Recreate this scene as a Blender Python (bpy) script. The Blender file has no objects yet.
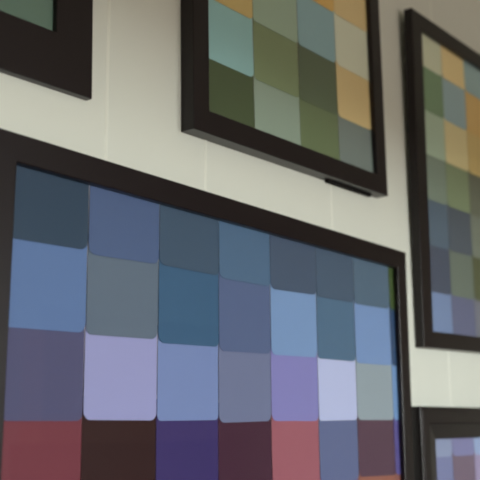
import bpy, bmesh, math, random
from mathutils import Matrix, Vector

random.seed(7)
scene = bpy.context.scene
col = scene.collection
S = 0.70            # metres per layout unit (layout unit = eye to the frame fronts)
EYE = 1.35          # eye height in metres
FRONT = 0.70        # y of the frame fronts
WALL = 0.721        # y of the panelled wall


# ------------------------------------------------------------------ materials
def lin(c):
    c = c / 255.0
    return c / 12.92 if c <= 0.04045 else ((c + 0.055) / 1.055) ** 2.4


def rgb(c):
    return (lin(c[0]), lin(c[1]), lin(c[2]), 1.0)


def material(name, c, rough=0.5, spec=0.5, noise=0.05, scale=40.0, bump=0.0, stretch=(1, 1, 1)):
    """Principled surface with a faint procedural mottling of its own colour."""
    m = bpy.data.materials.new(name)
    m.use_nodes = True
    nt = m.node_tree
    b = nt.nodes['Principled BSDF']
    b.inputs['Roughness'].default_value = rough
    b.inputs['Specular IOR Level'].default_value = spec
    tc = nt.nodes.new('ShaderNodeTexCoord')
    mp = nt.nodes.new('ShaderNodeMapping')
    mp.inputs['Scale'].default_value = stretch
    nz = nt.nodes.new('ShaderNodeTexNoise')
    nz.inputs['Scale'].default_value = scale
    nz.inputs['Detail'].default_value = 4
    nt.links.new(tc.outputs['Object'], mp.inputs['Vector'])
    nt.links.new(mp.outputs['Vector'], nz.inputs['Vector'])
    mx = nt.nodes.new('ShaderNodeMix')
    mx.data_type = 'RGBA'
    c = rgb(c)
    mx.inputs[6].default_value = tuple(v * (1 - noise) for v in c[:3]) + (1,)
    mx.inputs[7].default_value = tuple(min(1, v * (1 + noise)) for v in c[:3]) + (1,)
    nt.links.new(nz.outputs['Fac'], mx.inputs[0])
    nt.links.new(mx.outputs[2], b.inputs['Base Color'])
    if bump:
        bp = nt.nodes.new('ShaderNodeBump')
        bp.inputs['Strength'].default_value = bump
        bp.inputs['Distance'].default_value = 0.001
        nt.links.new(nz.outputs['Fac'], bp.inputs['Height'])
        nt.links.new(bp.outputs['Normal'], b.inputs['Normal'])
    return m


def glass_material():
    m = bpy.data.materials.new('picture_glass')
    m.use_nodes = True
    nt = m.node_tree
    nt.nodes.remove(nt.nodes['Principled BSDF'])
    out = nt.nodes['Material Output']
    fr = nt.nodes.new('ShaderNodeFresnel')
    fr.inputs['IOR'].default_value = 1.45
    tr = nt.nodes.new('ShaderNodeBsdfTransparent')
    gl = nt.nodes.new('ShaderNodeBsdfGlossy')
    gl.inputs['Roughness'].default_value = 0.03
    mx = nt.nodes.new('ShaderNodeMixShader')
    geo = nt.nodes.new('ShaderNodeNewGeometry')     # reflect at the outer face only
    mul = nt.nodes.new('ShaderNodeMath')
    mul.operation = 'MULTIPLY_ADD'
    mul.use_clamp = True
    mul.inputs[1].default_value = -2.0
    nt.links.new(geo.outputs['Backfacing'], mul.inputs[0])
    nt.links.new(fr.outputs[0], mul.inputs[2])
    nt.links.new(mul.outputs[0], mx.inputs[0])
    nt.links.new(tr.outputs[0], mx.inputs[1])
    nt.links.new(gl.outputs[0], mx.inputs[2])
    nt.links.new(mx.outputs[0], out.inputs['Surface'])
    return m


M_WALL = material('wall_paint', (219, 222, 212), 0.55, 0.4, 0.02, 9, 0.10)
M_JOINT = material('joint_highlight', (230, 232, 221), 0.5, 0.4, 0.02, 20)
M_WALL2 = material('room_wall_paint', (214, 212, 198), 0.7, 0.3, 0.02, 8)
M_CEIL = material('ceiling_paint', (222, 218, 206), 0.8, 0.2, 0.02, 8)
M_FLOOR = material('floor_boards', (150, 138, 122), 0.4, 0.5, 0.25, 6, 0.1, (0.3, 4, 1))
M_PANEL = material('added_panel_wood', (176, 136, 106), 0.45, 0.5, 0.2, 8, 0.05, (6, 6, 0.5))
M_DARKWOOD = material('added_dark_panel_wood', (30, 22, 20), 0.5, 0.4, 0.2, 8, 0.05, (6, 6, 0.5))
M_POST = material('added_streak_post', (240, 180, 140), 0.5, 0.4, 0.1, 8, 0.0, (6, 6, 0.5))
M_TRIM = material('painted_trim', (225, 222, 212), 0.45, 0.5, 0.02, 20)
M_BLACK = material('black_frame_lacquer', (23, 14, 17), 0.29, 0.38, 0.12, 60, 0.04, (1, 1, 1))
M_BOARD = material('backing_card', (190, 180, 176), 0.9, 0.1, 0.08, 80)
M_RUBBER = material('dark_backing_edge', (16, 14, 13), 0.8, 0.2, 0.1, 60)
M_GLASS = glass_material()
chip_mats = {}


def chip_material(c):
    if c not in chip_mats:
        chip_mats[c] = material('paint_card_%d' % len(chip_mats), c, 0.6, 0.25, 0.02, 35)
    return chip_mats[c]


# ------------------------------------------------------------------ mesh helpers
def link_mesh(name, bm, mat, parent=None):
    bmesh.ops.recalc_face_normals(bm, faces=bm.faces)
    me = bpy.data.meshes.new(name)
    bm.to_mesh(me)
    bm.free()
    me.materials.append(mat)
    o = bpy.data.objects.new(name, me)
    col.objects.link(o)
    if parent is not None:
        o.parent = parent
    return o


def add_box(bm, x0, x1, y0, y1, z0, z1):
    r = bmesh.ops.create_cube(bm, size=1.0)
    for v in r['verts']:
        v.co = Vector(((x0 + x1) / 2 + v.co.x * (x1 - x0), (y0 + y1) / 2 + v.co.y * (y1 - y0), (z0 + z1) / 2 + v.co.z * (z1 - z0)))


def structure(name, boxes, mat):
    bm = bmesh.new()
    for b in boxes:
        add_box(bm, *b)
    o = link_mesh(name, bm, mat)
    o['kind'] = 'structure'
    return o


# ------------------------------------------------------------------ the room
X0, X1 = -1.9, 4.6        # left and right walls
Y0 = -2.45                # wall behind the photographer
CEIL = 2.58


def panelled_wall():
    """Painted wood panelling: flat boards whose grooves are shaped as faint raised beads to look bright."""
    grooves = [-1.62, -1.30, -1.12, -0.80, -0.38, -0.12, 0.02, 0.31, 0.6735, 0.842, 1.130, 1.494, 1.84, 2.02, 2.38, 2.70, 2.86, 3.25, 3.6, 3.78, 4.15, 4.4]
    hw, dp = 0.0026, -0.0009
    prof = [(X0, 0)]
    for g in grooves:
        prof += [(g - hw, 0), (g - hw * 0.55, dp * 0.75), (g, dp), (g + hw * 0.55, dp * 0.75), (g + hw, 0)]
    prof.append((X1, 0))
    bm = bmesh.new()
    lo = [bm.verts.new((x, WALL + d, 0)) for x, d in prof]
    hi = [bm.verts.new((x, WALL + d, CEIL)) for x, d in prof]
    blo = [bm.verts.new((x, WALL + 0.05, 0)) for x, d in prof]
    bhi = [bm.verts.new((x, WALL + 0.05, CEIL)) for x, d in prof]
    for i in range(len(prof) - 1):
        bm.faces.new((lo[i], lo[i + 1], hi[i + 1], hi[i]))
        bm.faces.new((blo[i + 1], blo[i], bhi[i], bhi[i + 1]))
        bm.faces.new((hi[i], hi[i + 1], bhi[i + 1], bhi[i]))
        bm.faces.new((lo[i + 1], lo[i], blo[i], blo[i + 1]))
    bm.faces.new((lo[0], hi[0], bhi[0], blo[0]))
    bm.faces.new((hi[-1], lo[-1], blo[-1], bhi[-1]))
    o = link_mesh('wall_back', bm, M_WALL)
    o.data.materials.append(M_JOINT)
    for p in o.data.polygons:                         # whiter colour paints in the light along the grooves
        if abs(p.center.y - WALL) < 0.003 and p.area < 0.01 and 0.1 < p.center.z < 2.5 and abs(p.normal.y) > 0.5:
            p.material_index = 1
    o['kind'] = 'structure'


panelled_wall()
structure('floor', [(X0 - .15, X1 + .15, Y0 - .15, WALL + .05, -0.08, 0)], M_FLOOR)
structure('ceiling', [(X0 - .15, X1 + .15, Y0 - .15, WALL + .05, CEIL, CEIL + 0.08)], M_CEIL)
structure('wall_left', [(X0 - .12, X0, Y0 - .15, WALL + .05, 0, CEIL)], M_WALL2)

# wall behind the photographer, with the wide window that lights the room
WX0, WX1, WZ0, WZ1 = -0.3, 2.3, 0.8, 1.905
structure('wall_front', [(X0, WX0, Y0 - .15, Y0, 0, CEIL), (WX1, X1, Y0 - .15, Y0, 0, CEIL),
                         (WX0, WX1, Y0 - .15, Y0, 0, WZ0), (WX0, WX1, Y0 - .15, Y0, WZ1, CEIL)], M_WALL2)
fw = 0.05
structure('window_1', [(WX0, WX0 + fw, Y0 - .11, Y0 - .05, WZ0, WZ1), (WX1 - fw, WX1, Y0 - .11, Y0 - .05, WZ0, WZ1),
                       (WX0 + fw, WX1 - fw, Y0 - .11, Y0 - .05, WZ0, WZ0 + fw), (WX0 + fw, WX1 - fw, Y0 - .11, Y0 - .05, WZ1 - fw, WZ1),
                       ((WX0 + WX1) / 2 - .025, (WX0 + WX1) / 2 + .025, Y0 - .10, Y0 - .06, WZ0 + fw, WZ1 - fw)], M_TRIM)
# unseen panelling added beside the window to make tone steps in the glass reflections
structure('added_trim_1', [(3.0, X1, Y0, Y0 + .03, 0, 1.24), (3.0, X1, Y0, Y0 + .05, 1.24, 1.27)], M_DARKWOOD)
structure('added_trim_2', [(3.16, X1, Y0, Y0 + .02, 1.27, 1.95), (3.16, X1, Y0, Y0 + .04, 1.95, 1.98)], M_PANEL)
structure('added_trim_3', [(3.06, 3.15, Y0, Y0 + .06, 1.27, 1.86)], M_POST)  # added post, meant as a pale streak reflected in the glass
structure('wall_right', [(X1, X1 + .12, Y0 - .15, WALL + .05, 0, CEIL)], M_WALL2)
structure('baseboard_back', [(X0, X1, WALL - .014, WALL, 0, 0.10)], M_TRIM)


# ------------------------------------------------------------------ framed collages
def moulding(name, w, h, profile, mat, parent, zf=1.0):
    """Mitred frame: profile points are (distance in from the outer edge, depth behind the front)."""
    bm = bmesh.new()
    rings = []
    for sx, sz in ((0, 0), (1, 0), (1, 1), (0, 1)):
        ring = []
        for u, d in profile:
            x = (w - u) if sx else u
            z = (h - u * zf) if sz else u * zf
            ring.append(bm.verts.new((x, d, z)))
        rings.append(ring)
    n = len(profile)
    for k in range(4):
        a, b = rings[k], rings[(k + 1) % 4]
        for i in range(n):
            j = (i + 1) % n
            bm.faces.new((a[i], b[i], b[j], a[j]))
    return link_mesh(name, bm, mat, parent)


def plain_profile(rail, depth, lip):
    b, c = 0.0011, 0.0013
    return [(0, depth), (0, b), (b * .3, b * .3), (b, 0), (rail - c, 0), (rail - c * .4, c * .3), (rail, c), (rail, lip), (rail - 0.004, lip), (rail - 0.004, depth)]


def stepped_profile(rail, depth, lip):
    return [(0, depth), (0, .0012), (.0003, .0004), (.0010, 0), (.0050, 0), (.0060, .0004), (.0070, .0004), (.0080, 0), (rail * .50, 0), (rail * .53, .0015),
            (rail * .95, .0045), (rail, .0052), (rail, lip), (rail - .004, lip), (rail - .004, depth)]


def chip_mesh(w, h, r_bl, r_br, th, shear):
    """One paint card: rounded bottom corners, thin, its top edge leaning back under the card above."""
    pts = []
    for cx, r, a0 in ((r_bl, r_bl, 180), (w - r_br, r_br, 270)):
        for k in range(7):
            a = math.radians(a0 + 15 * k)
            pts.append((cx + r * math.cos(a), r + r * math.sin(a)))
    pts += [(w, h), (0, h)]
    bm = bmesh.new()
    lean = 0.0013

    def P(x, z, back):
        return (x, lean * z / h + (th if back else 0), z + shear * x / w)
    f = [bm.verts.new(P(x, z, 0)) for x, z in pts]
    g = [bm.verts.new(P(x, z, 1)) for x, z in pts]
    bm.faces.new(f)
    bm.faces.new(list(reversed(g)))
    for i in range(len(pts)):
        j = (i + 1) % len(pts)
        bm.faces.new((f[i], g[i], g[j], f[j]))
    return bm


def collage(label, u, z, tilt, w, h, rail, depth, style, chips, xs, bottoms, front=None, lean=0.0, rail_z=None):
    """A framed collage of paint cards; all lengths in layout units, lower-left front corner at (u, z)."""
    front = FRONT if front is None else front
    root = bpy.data.objects.new('framed_paint_chip_collage', None)
    col.objects.link(root)
    root.empty_display_size = 0.1
    root.location = (u * S, front, EYE + z * S)
    root.rotation_euler = (math.radians(lean), -math.radians(tilt), 0)
    root['label'] = label
    root['category'] = 'picture frame'
    root['group'] = 'framed paint chip collages on the wall'
    W, H, RL = w * S, h * S, rail * S
    RZ = RL if rail_z is None else rail_z * S      # top and bottom rails may be wider than the sides
    D = depth * S
    lip = min(0.0085, D * 0.72)
    prof = plain_profile(RL, D, lip) if style == 'plain' else stepped_profile(RL, D, max(lip, .0105))
    lip = prof[-3][1]
    moulding('frame_moulding', W, H, prof, M_BLACK, root, RZ / RL)
    bm = bmesh.new()
    gy = lip - 0.0022
    gin = RL
    add_box(bm, gin, W - gin, gy, gy + 0.0006, RZ, H - RZ)
    link_mesh('glass_pane', bm, M_GLASS, root)
    bm = bmesh.new()
    by = min(lip + 0.0013, D - 0.001)
    add_box(bm, RL - .0035, W - RL + .0035, by, D - 0.0006, RZ - .0035, H - RZ + .0035)
    board = link_mesh('backing_board', bm, M_BOARD, root)
    rnd = random.Random(len(label))
    for i, row in enumerate(chips):
        for j, (cname, c) in enumerate(row):
            bl, br = bottoms(i, j)
            gap = rnd.uniform(0.0003, 0.0008)
            x0, x1 = xs[j] * S + gap, xs[j + 1] * S - gap
            top = bl * S + 0.150 * S
            lo_z, hi_z = RZ - 0.003, H - RZ + 0.003
            zb, zt = bl * S, min(top, hi_z)
            x0, x1 = max(x0, RL - .003), min(x1, W - RL + .003)
            zb = max(zb, lo_z)
            if zt - zb < 0.012 or x1 - x0 < 0.004:
                continue
            rmax = (x1 - x0) * .4
            sharp = zb <= lo_z + 1e-6
            r1 = 0.0006 if sharp else min(rmax, rnd.choice([.006, .0075, .009, .010]))
            r2 = 0.0006 if sharp else min(rmax, rnd.choice([.006, .0075, .009, .010]))
            ch = link_mesh('paint_chip', chip_mesh(x1 - x0, zt - zb, r1, r2, 0.0003, 0 if sharp else (br - bl) * S), chip_material(c), board)
            ch.location = (x0, lip - 0.0012 + 0.0006 + rnd.uniform(0, .00008), zb)
            ch['label'] = cname + ' paint chip'
    return root


BIG_CHIPS = [
    [("dark slate blue", (45, 66, 88)), ("dusty indigo blue", (77, 96, 135)), ("dark blue grey", (63, 84, 107)), ("steel blue", (78, 106, 137)), ("charcoal blue", (70, 86, 110)), ("dark steel grey", (72, 91, 114)), ("slate blue grey", (83, 106, 128)), ("olive green", (62, 83, 41))],
    [("cornflower blue", (92, 119, 166)), ("pewter grey blue", (95, 110, 128)), ("deep teal blue", (57, 93, 127)), ("muted periwinkle", (85, 100, 138)), ("pale sky blue", (121, 151, 195)), ("grey teal", (80, 110, 139)), ("light blue", (121, 150, 197)), ("denim blue", (44, 72, 109))],
    [("dusky mauve grey", (79, 79, 114)), ("pale lavender", (152, 154, 200)), ("soft blue", (119, 137, 185)), ("grey lavender", (111, 119, 152)), ("lilac", (132, 129, 189)), ("very pale lavender white", (184, 192, 229)), ("grey green", (149, 163, 173)), ("pale blue", (113, 150, 199))],
    [("brick red", (114, 51, 63)), ("dark chocolate brown", (44, 13, 13)), ("deep purple", (57, 44, 101)), ("dark plum", (65, 29, 51)), ("dusty rose", (156, 91, 104)), ("blue grey", (95, 105, 145)), ("brown plum", (85, 57, 76)), ("violet", (85, 77, 142))],
    [("rosewood", (120, 65, 66)), ("plum", (88, 54, 88)), ("mauve pink", (141, 87, 120)), ("maroon", (109, 54, 54)), ("aubergine", (77, 54, 88)), ("dusty pink", (130, 87, 109)), ("terracotta", (151, 95, 79)), ("clay", (141, 87, 77))],
    [("grape", (88, 65, 109)), ("coral red", (141, 76, 77)), ("dark wine", (66, 41, 54)), ("salmon pink", (162, 108, 109)), ("heather", (109, 87, 130)), ("dark plum", (77, 54, 66)), ("blush pink", (151, 108, 120)), ("mauve", (120, 87, 109))],
]
UC_CHIPS = [
    [("dark forest green", (77, 93, 62)), ("sage green", (157, 178, 162)), ("leaf green", (115, 133, 96)), ("slate grey", (130, 144, 140))],
    [("pale teal", (160, 209, 211)), ("olive", (135, 153, 114)), ("dark moss green", (97, 113, 88)), ("golden tan", (230, 208, 152))],
    [("gold", (216, 193, 127)), ("grey olive", (168, 193, 171)), ("slate teal", (152, 190, 198)), ("pale stone beige", (227, 233, 211))],
    [("grey sage", (178, 195, 167)), ("fern green", (148, 165, 119)), ("ochre", (231, 192, 113)), ("golden brown", (234, 211, 155))],
    [("moss", (140, 159, 110)), ("light gold", (249, 232, 144)), ("grey", (181, 199, 177)), ("khaki", (221, 216, 161))],
    [("stone", (236, 224, 177)), ("blue grey", (157, 183, 186)), ("amber", (249, 207, 127)), ("olive drab", (149, 159, 110))],
    [("sage", (173, 191, 144)), ("straw", (236, 216, 144)), ("fern", (140, 159, 127)), ("pale grey green", (189, 199, 177))],
]
RR_CHIPS = [
    [("pale beige green", (225, 232, 205)), ("tan", (249, 228, 168)), ("blue grey", (166, 198, 201)), ("amber", (224, 180, 99)), ("khaki", (193, 196, 150))],
    [("leaf green", (129, 161, 125)), ("cool grey", (164, 193, 200)), ("burnt ochre", (229, 194, 123)), ("sand", (189, 176, 134)), ("moss", (125, 147, 119))],
    [("pale sage", (186, 209, 186)), ("straw tan", (234, 222, 169)), ("dark gold", (222, 198, 132)), ("olive", (134, 141, 109)), ("light tan", (186, 168, 116))],
    [("grey green", (135, 152, 138)), ("olive green", (138, 155, 121)), ("dark olive", (114, 120, 104)), ("khaki grey", (137, 144, 113)), ("moss grey", (119, 125, 88))],
    [("slate blue", (91, 110, 129)), ("dark slate", (85, 96, 109)), ("grey sage", (127, 136, 123)), ("dull blue", (93, 105, 112)), ("grey", (117, 123, 106))],
    [("dark indigo grey", (76, 85, 105)), ("light sage grey", (111, 123, 113)), ("deep olive", (90, 96, 68)), ("steel", (101, 106, 113)), ("dark blue grey", (77, 89, 101))],
    [("periwinkle blue", (123, 144, 184)), ("lilac grey", (103, 108, 139)), ("pale grey", (122, 125, 138)), ("light blue", (143, 154, 182)), ("dusky blue", (99, 110, 144))],
]
LR_CHIPS = [
    [("pale blue grey", (144, 155, 188)), ("lavender", (131, 131, 176)), ("light sky blue", (155, 175, 214)), ("mauve", (121, 109, 144))],
    [("powder blue", (124, 130, 172)), ("dusty mauve", (118, 100, 120)), ("pale pink lilac", (160, 148, 184)), ("rose grey", (144, 132, 155))],
    [("pink grey", (144, 109, 133)), ("purple grey", (110, 85, 121)), ("dusty pink", (155, 132, 144)), ("plum grey", (98, 72, 98))],
    [("rose", (133, 97, 110)), ("plum", (86, 57, 86)), ("pale mauve", (144, 120, 144)), ("wine grey", (110, 85, 98))],
    [("heather", (110, 85, 121)), ("pink", (144, 109, 121)), ("violet grey", (86, 72, 110)), ("mauve", (133, 109, 133))],
    [("plum", (98, 72, 86)), ("rose pink", (133, 109, 121)), ("lilac", (110, 97, 133)), ("purple", (86, 72, 98))],
]
UL_CHIPS = [
    [("muted grey green", (100, 127, 113))],
]


# the big landscape collage of blues: lower edges of its cards (left end, right end)
BIG_B = [
    [(0.6989, 0.7032), (0.6981, 0.7035), (0.7040, 0.7048), (0.7020, 0.7039), (0.7003, 0.7060), (0.7032, 0.7058), (0.7043, 0.7077), (0.7077, 0.7077)],
    [(0.5771, 0.5804), (0.5788, 0.5829), (0.5778, 0.5816), (0.5753, 0.5794), (0.5781, 0.5823), (0.5809, 0.5825), (0.5800, 0.5825), (0.5825, 0.5825)],
    [(0.4536, 0.4548), (0.4563, 0.4569), (0.4562, 0.4591), (0.4542, 0.4588), (0.4588, 0.4601), (0.4602, 0.4634), (0.4634, 0.4648), (0.4648, 0.4648)],
    [(0.3371, 0.3371), (0.3398, 0.3398), (0.3397, 0.3397), (0.3377, 0.3377), (0.3423, 0.3423), (0.3437, 0.3437), (0.3498, 0.3483), (0.3483, 0.3483)],
]


def big_bottom(i, j):
    if i < len(BIG_B):
        return BIG_B[i][j]
    k = BIG_B[-1][j][0] - 0.1165 * (i - len(BIG_B) + 1)
    return (k, k)


collage('large black landscape frame of mostly blue paint chips', 0.7215, -0.444, -0.50, 1.1495, 0.845, .0415, .030, 'plain',
        BIG_CHIPS, [.040, .1865, .3395, .4905, .6400, .7940, .9365, 1.0870, 1.2], big_bottom)

collage('black frame with flat wide rails and a grey-green chip, at the upper left corner', 0.2587, 0.484, 1.1, .66, .845, .0725, .014, 'plain',
        UL_CHIPS, [.440, .615], lambda i, j: (.060, .060), front=WALL - .014 * S, rail_z=.086)

uc = collage('black frame of green, teal and gold chips directly above the large blue frame', 1.138, .5015, .80, .668, .845, .043, .030, 'plain',
             UC_CHIPS, [.035, .188, .3402, .4855, .645],
             lambda i, j: (.0285 + .1185 * i, .0285 + .1185 * i))
bm = bmesh.new()
add_box(bm, .450 * S, .628 * S, .0140, .0200, -.0034, .0005)
link_mesh('backing_edge', bm, M_RUBBER, uc)

collage('black frame cut off by the right edge, its chips tan above, blue below', 1.9610, .1785, 1.05, .661, .842, .052, .022, 'plain',
        RR_CHIPS, [.035, .1815, .319, .457, .595, .64], lambda i, j: (.7140 - .1152 * i, .7140 - .1152 * i), front=WALL - .0225 * S, lean=1.2, rail_z=.040)

collage('charcoal frame with stepped moulding at the lower right corner, lavender chips inside', 1.9150, -.803, 0, .661, .845, .0820, .030, 'stepped',
        LR_CHIPS, [.060, .1825, .3057, .430, .554], lambda i, j: (.7290 - .118 * i, .7290 - .118 * i), rail_z=.074)


# ------------------------------------------------------------------ daylight
world = bpy.data.worlds.new('daylight')
scene.world = world
world.use_nodes = True
nt = world.node_tree
bg = nt.nodes['Background']
tc = nt.nodes.new('ShaderNodeTexCoord')
sep = nt.nodes.new('ShaderNodeSeparateXYZ')
nt.links.new(tc.outputs['Generated'], sep.inputs[0])
mr = nt.nodes.new('ShaderNodeMapRange')
mr.inputs['From Min'].default_value = -1
mr.inputs['From Max'].default_value = 1
nt.links.new(sep.outputs['Z'], mr.inputs['Value'])
cr = nt.nodes.new('ShaderNodeValToRGB')
cr.color_ramp.elements[0].position = 0.0
cr.color_ramp.elements[0].color = (0.084, 0.070, 0.062, 1)
e = cr.color_ramp.elements.new(0.497)
e.color = (0.084, 0.070, 0.062, 1)
e = cr.color_ramp.elements.new(0.503)
e.color = (0.93,0.975,0.95,1)
e = cr.color_ramp.elements.new(0.522)              # bright haze low over the horizon
e.color = (0.93,0.975,0.95,1)
e = cr.color_ramp.elements.new(0.522 + 0.03)
e.color = (0.18,0.20,0.22,1)
cr.color_ramp.elements[-1].position = 1.0
cr.color_ramp.elements[-1].color = (0.18,0.20,0.22,1)
nt.links.new(mr.outputs[0], cr.inputs[0])
nt.links.new(cr.outputs[0], bg.inputs['Color'])
bg.inputs['Strength'].default_value = 39


def portal(name, loc, rot, sx, sz):
    l = bpy.data.lights.new(name, 'AREA')
    l.shape = 'RECTANGLE'
    l.size, l.size_y = sx, sz
    l.cycles.is_portal = True
    o = bpy.data.objects.new(name, l)
    o.location = loc
    o.rotation_euler = rot
    col.objects.link(o)


portal('daylight_window_portal', ((WX0 + WX1) / 2, Y0 - .13, (WZ0 + WZ1) / 2), (math.radians(90), 0, 0), WX1 - WX0, WZ1 - WZ0)

# ------------------------------------------------------------------ camera
cam = bpy.data.cameras.new('camera')
cam.sensor_width = 36
cam.lens = 922.65 * 36 / 480
co = bpy.data.objects.new('camera', cam)
col.objects.link(co)
R = Matrix.Rotation(-.900922, 3, 'Z') @ Matrix.Rotation(.199336, 3, 'X') @ Matrix.Rotation(.007212, 3, 'Y')
right, fwd, up = R.col[0], R.col[1], R.col[2]
m = Matrix((right, up, -fwd)).transposed().to_4x4()
m.translation = (0, 0, EYE)
co.matrix_world = m
cam.dof.use_dof = True
cam.dof.focus_distance = 1.06
cam.dof.aperture_fstop = 5.8
cam.clip_start = 0.02
scene.camera = co

scene.view_settings.view_transform = 'Standard'
scene.view_settings.look = 'None'
scene.view_settings.gamma = 1
scene.view_settings.exposure = 0.0
scene.cycles.use_denoising = True
scene.cycles.filter_width = 2.0
scene.cycles.max_bounces = 10
scene.cycles.transparent_max_bounces = 16
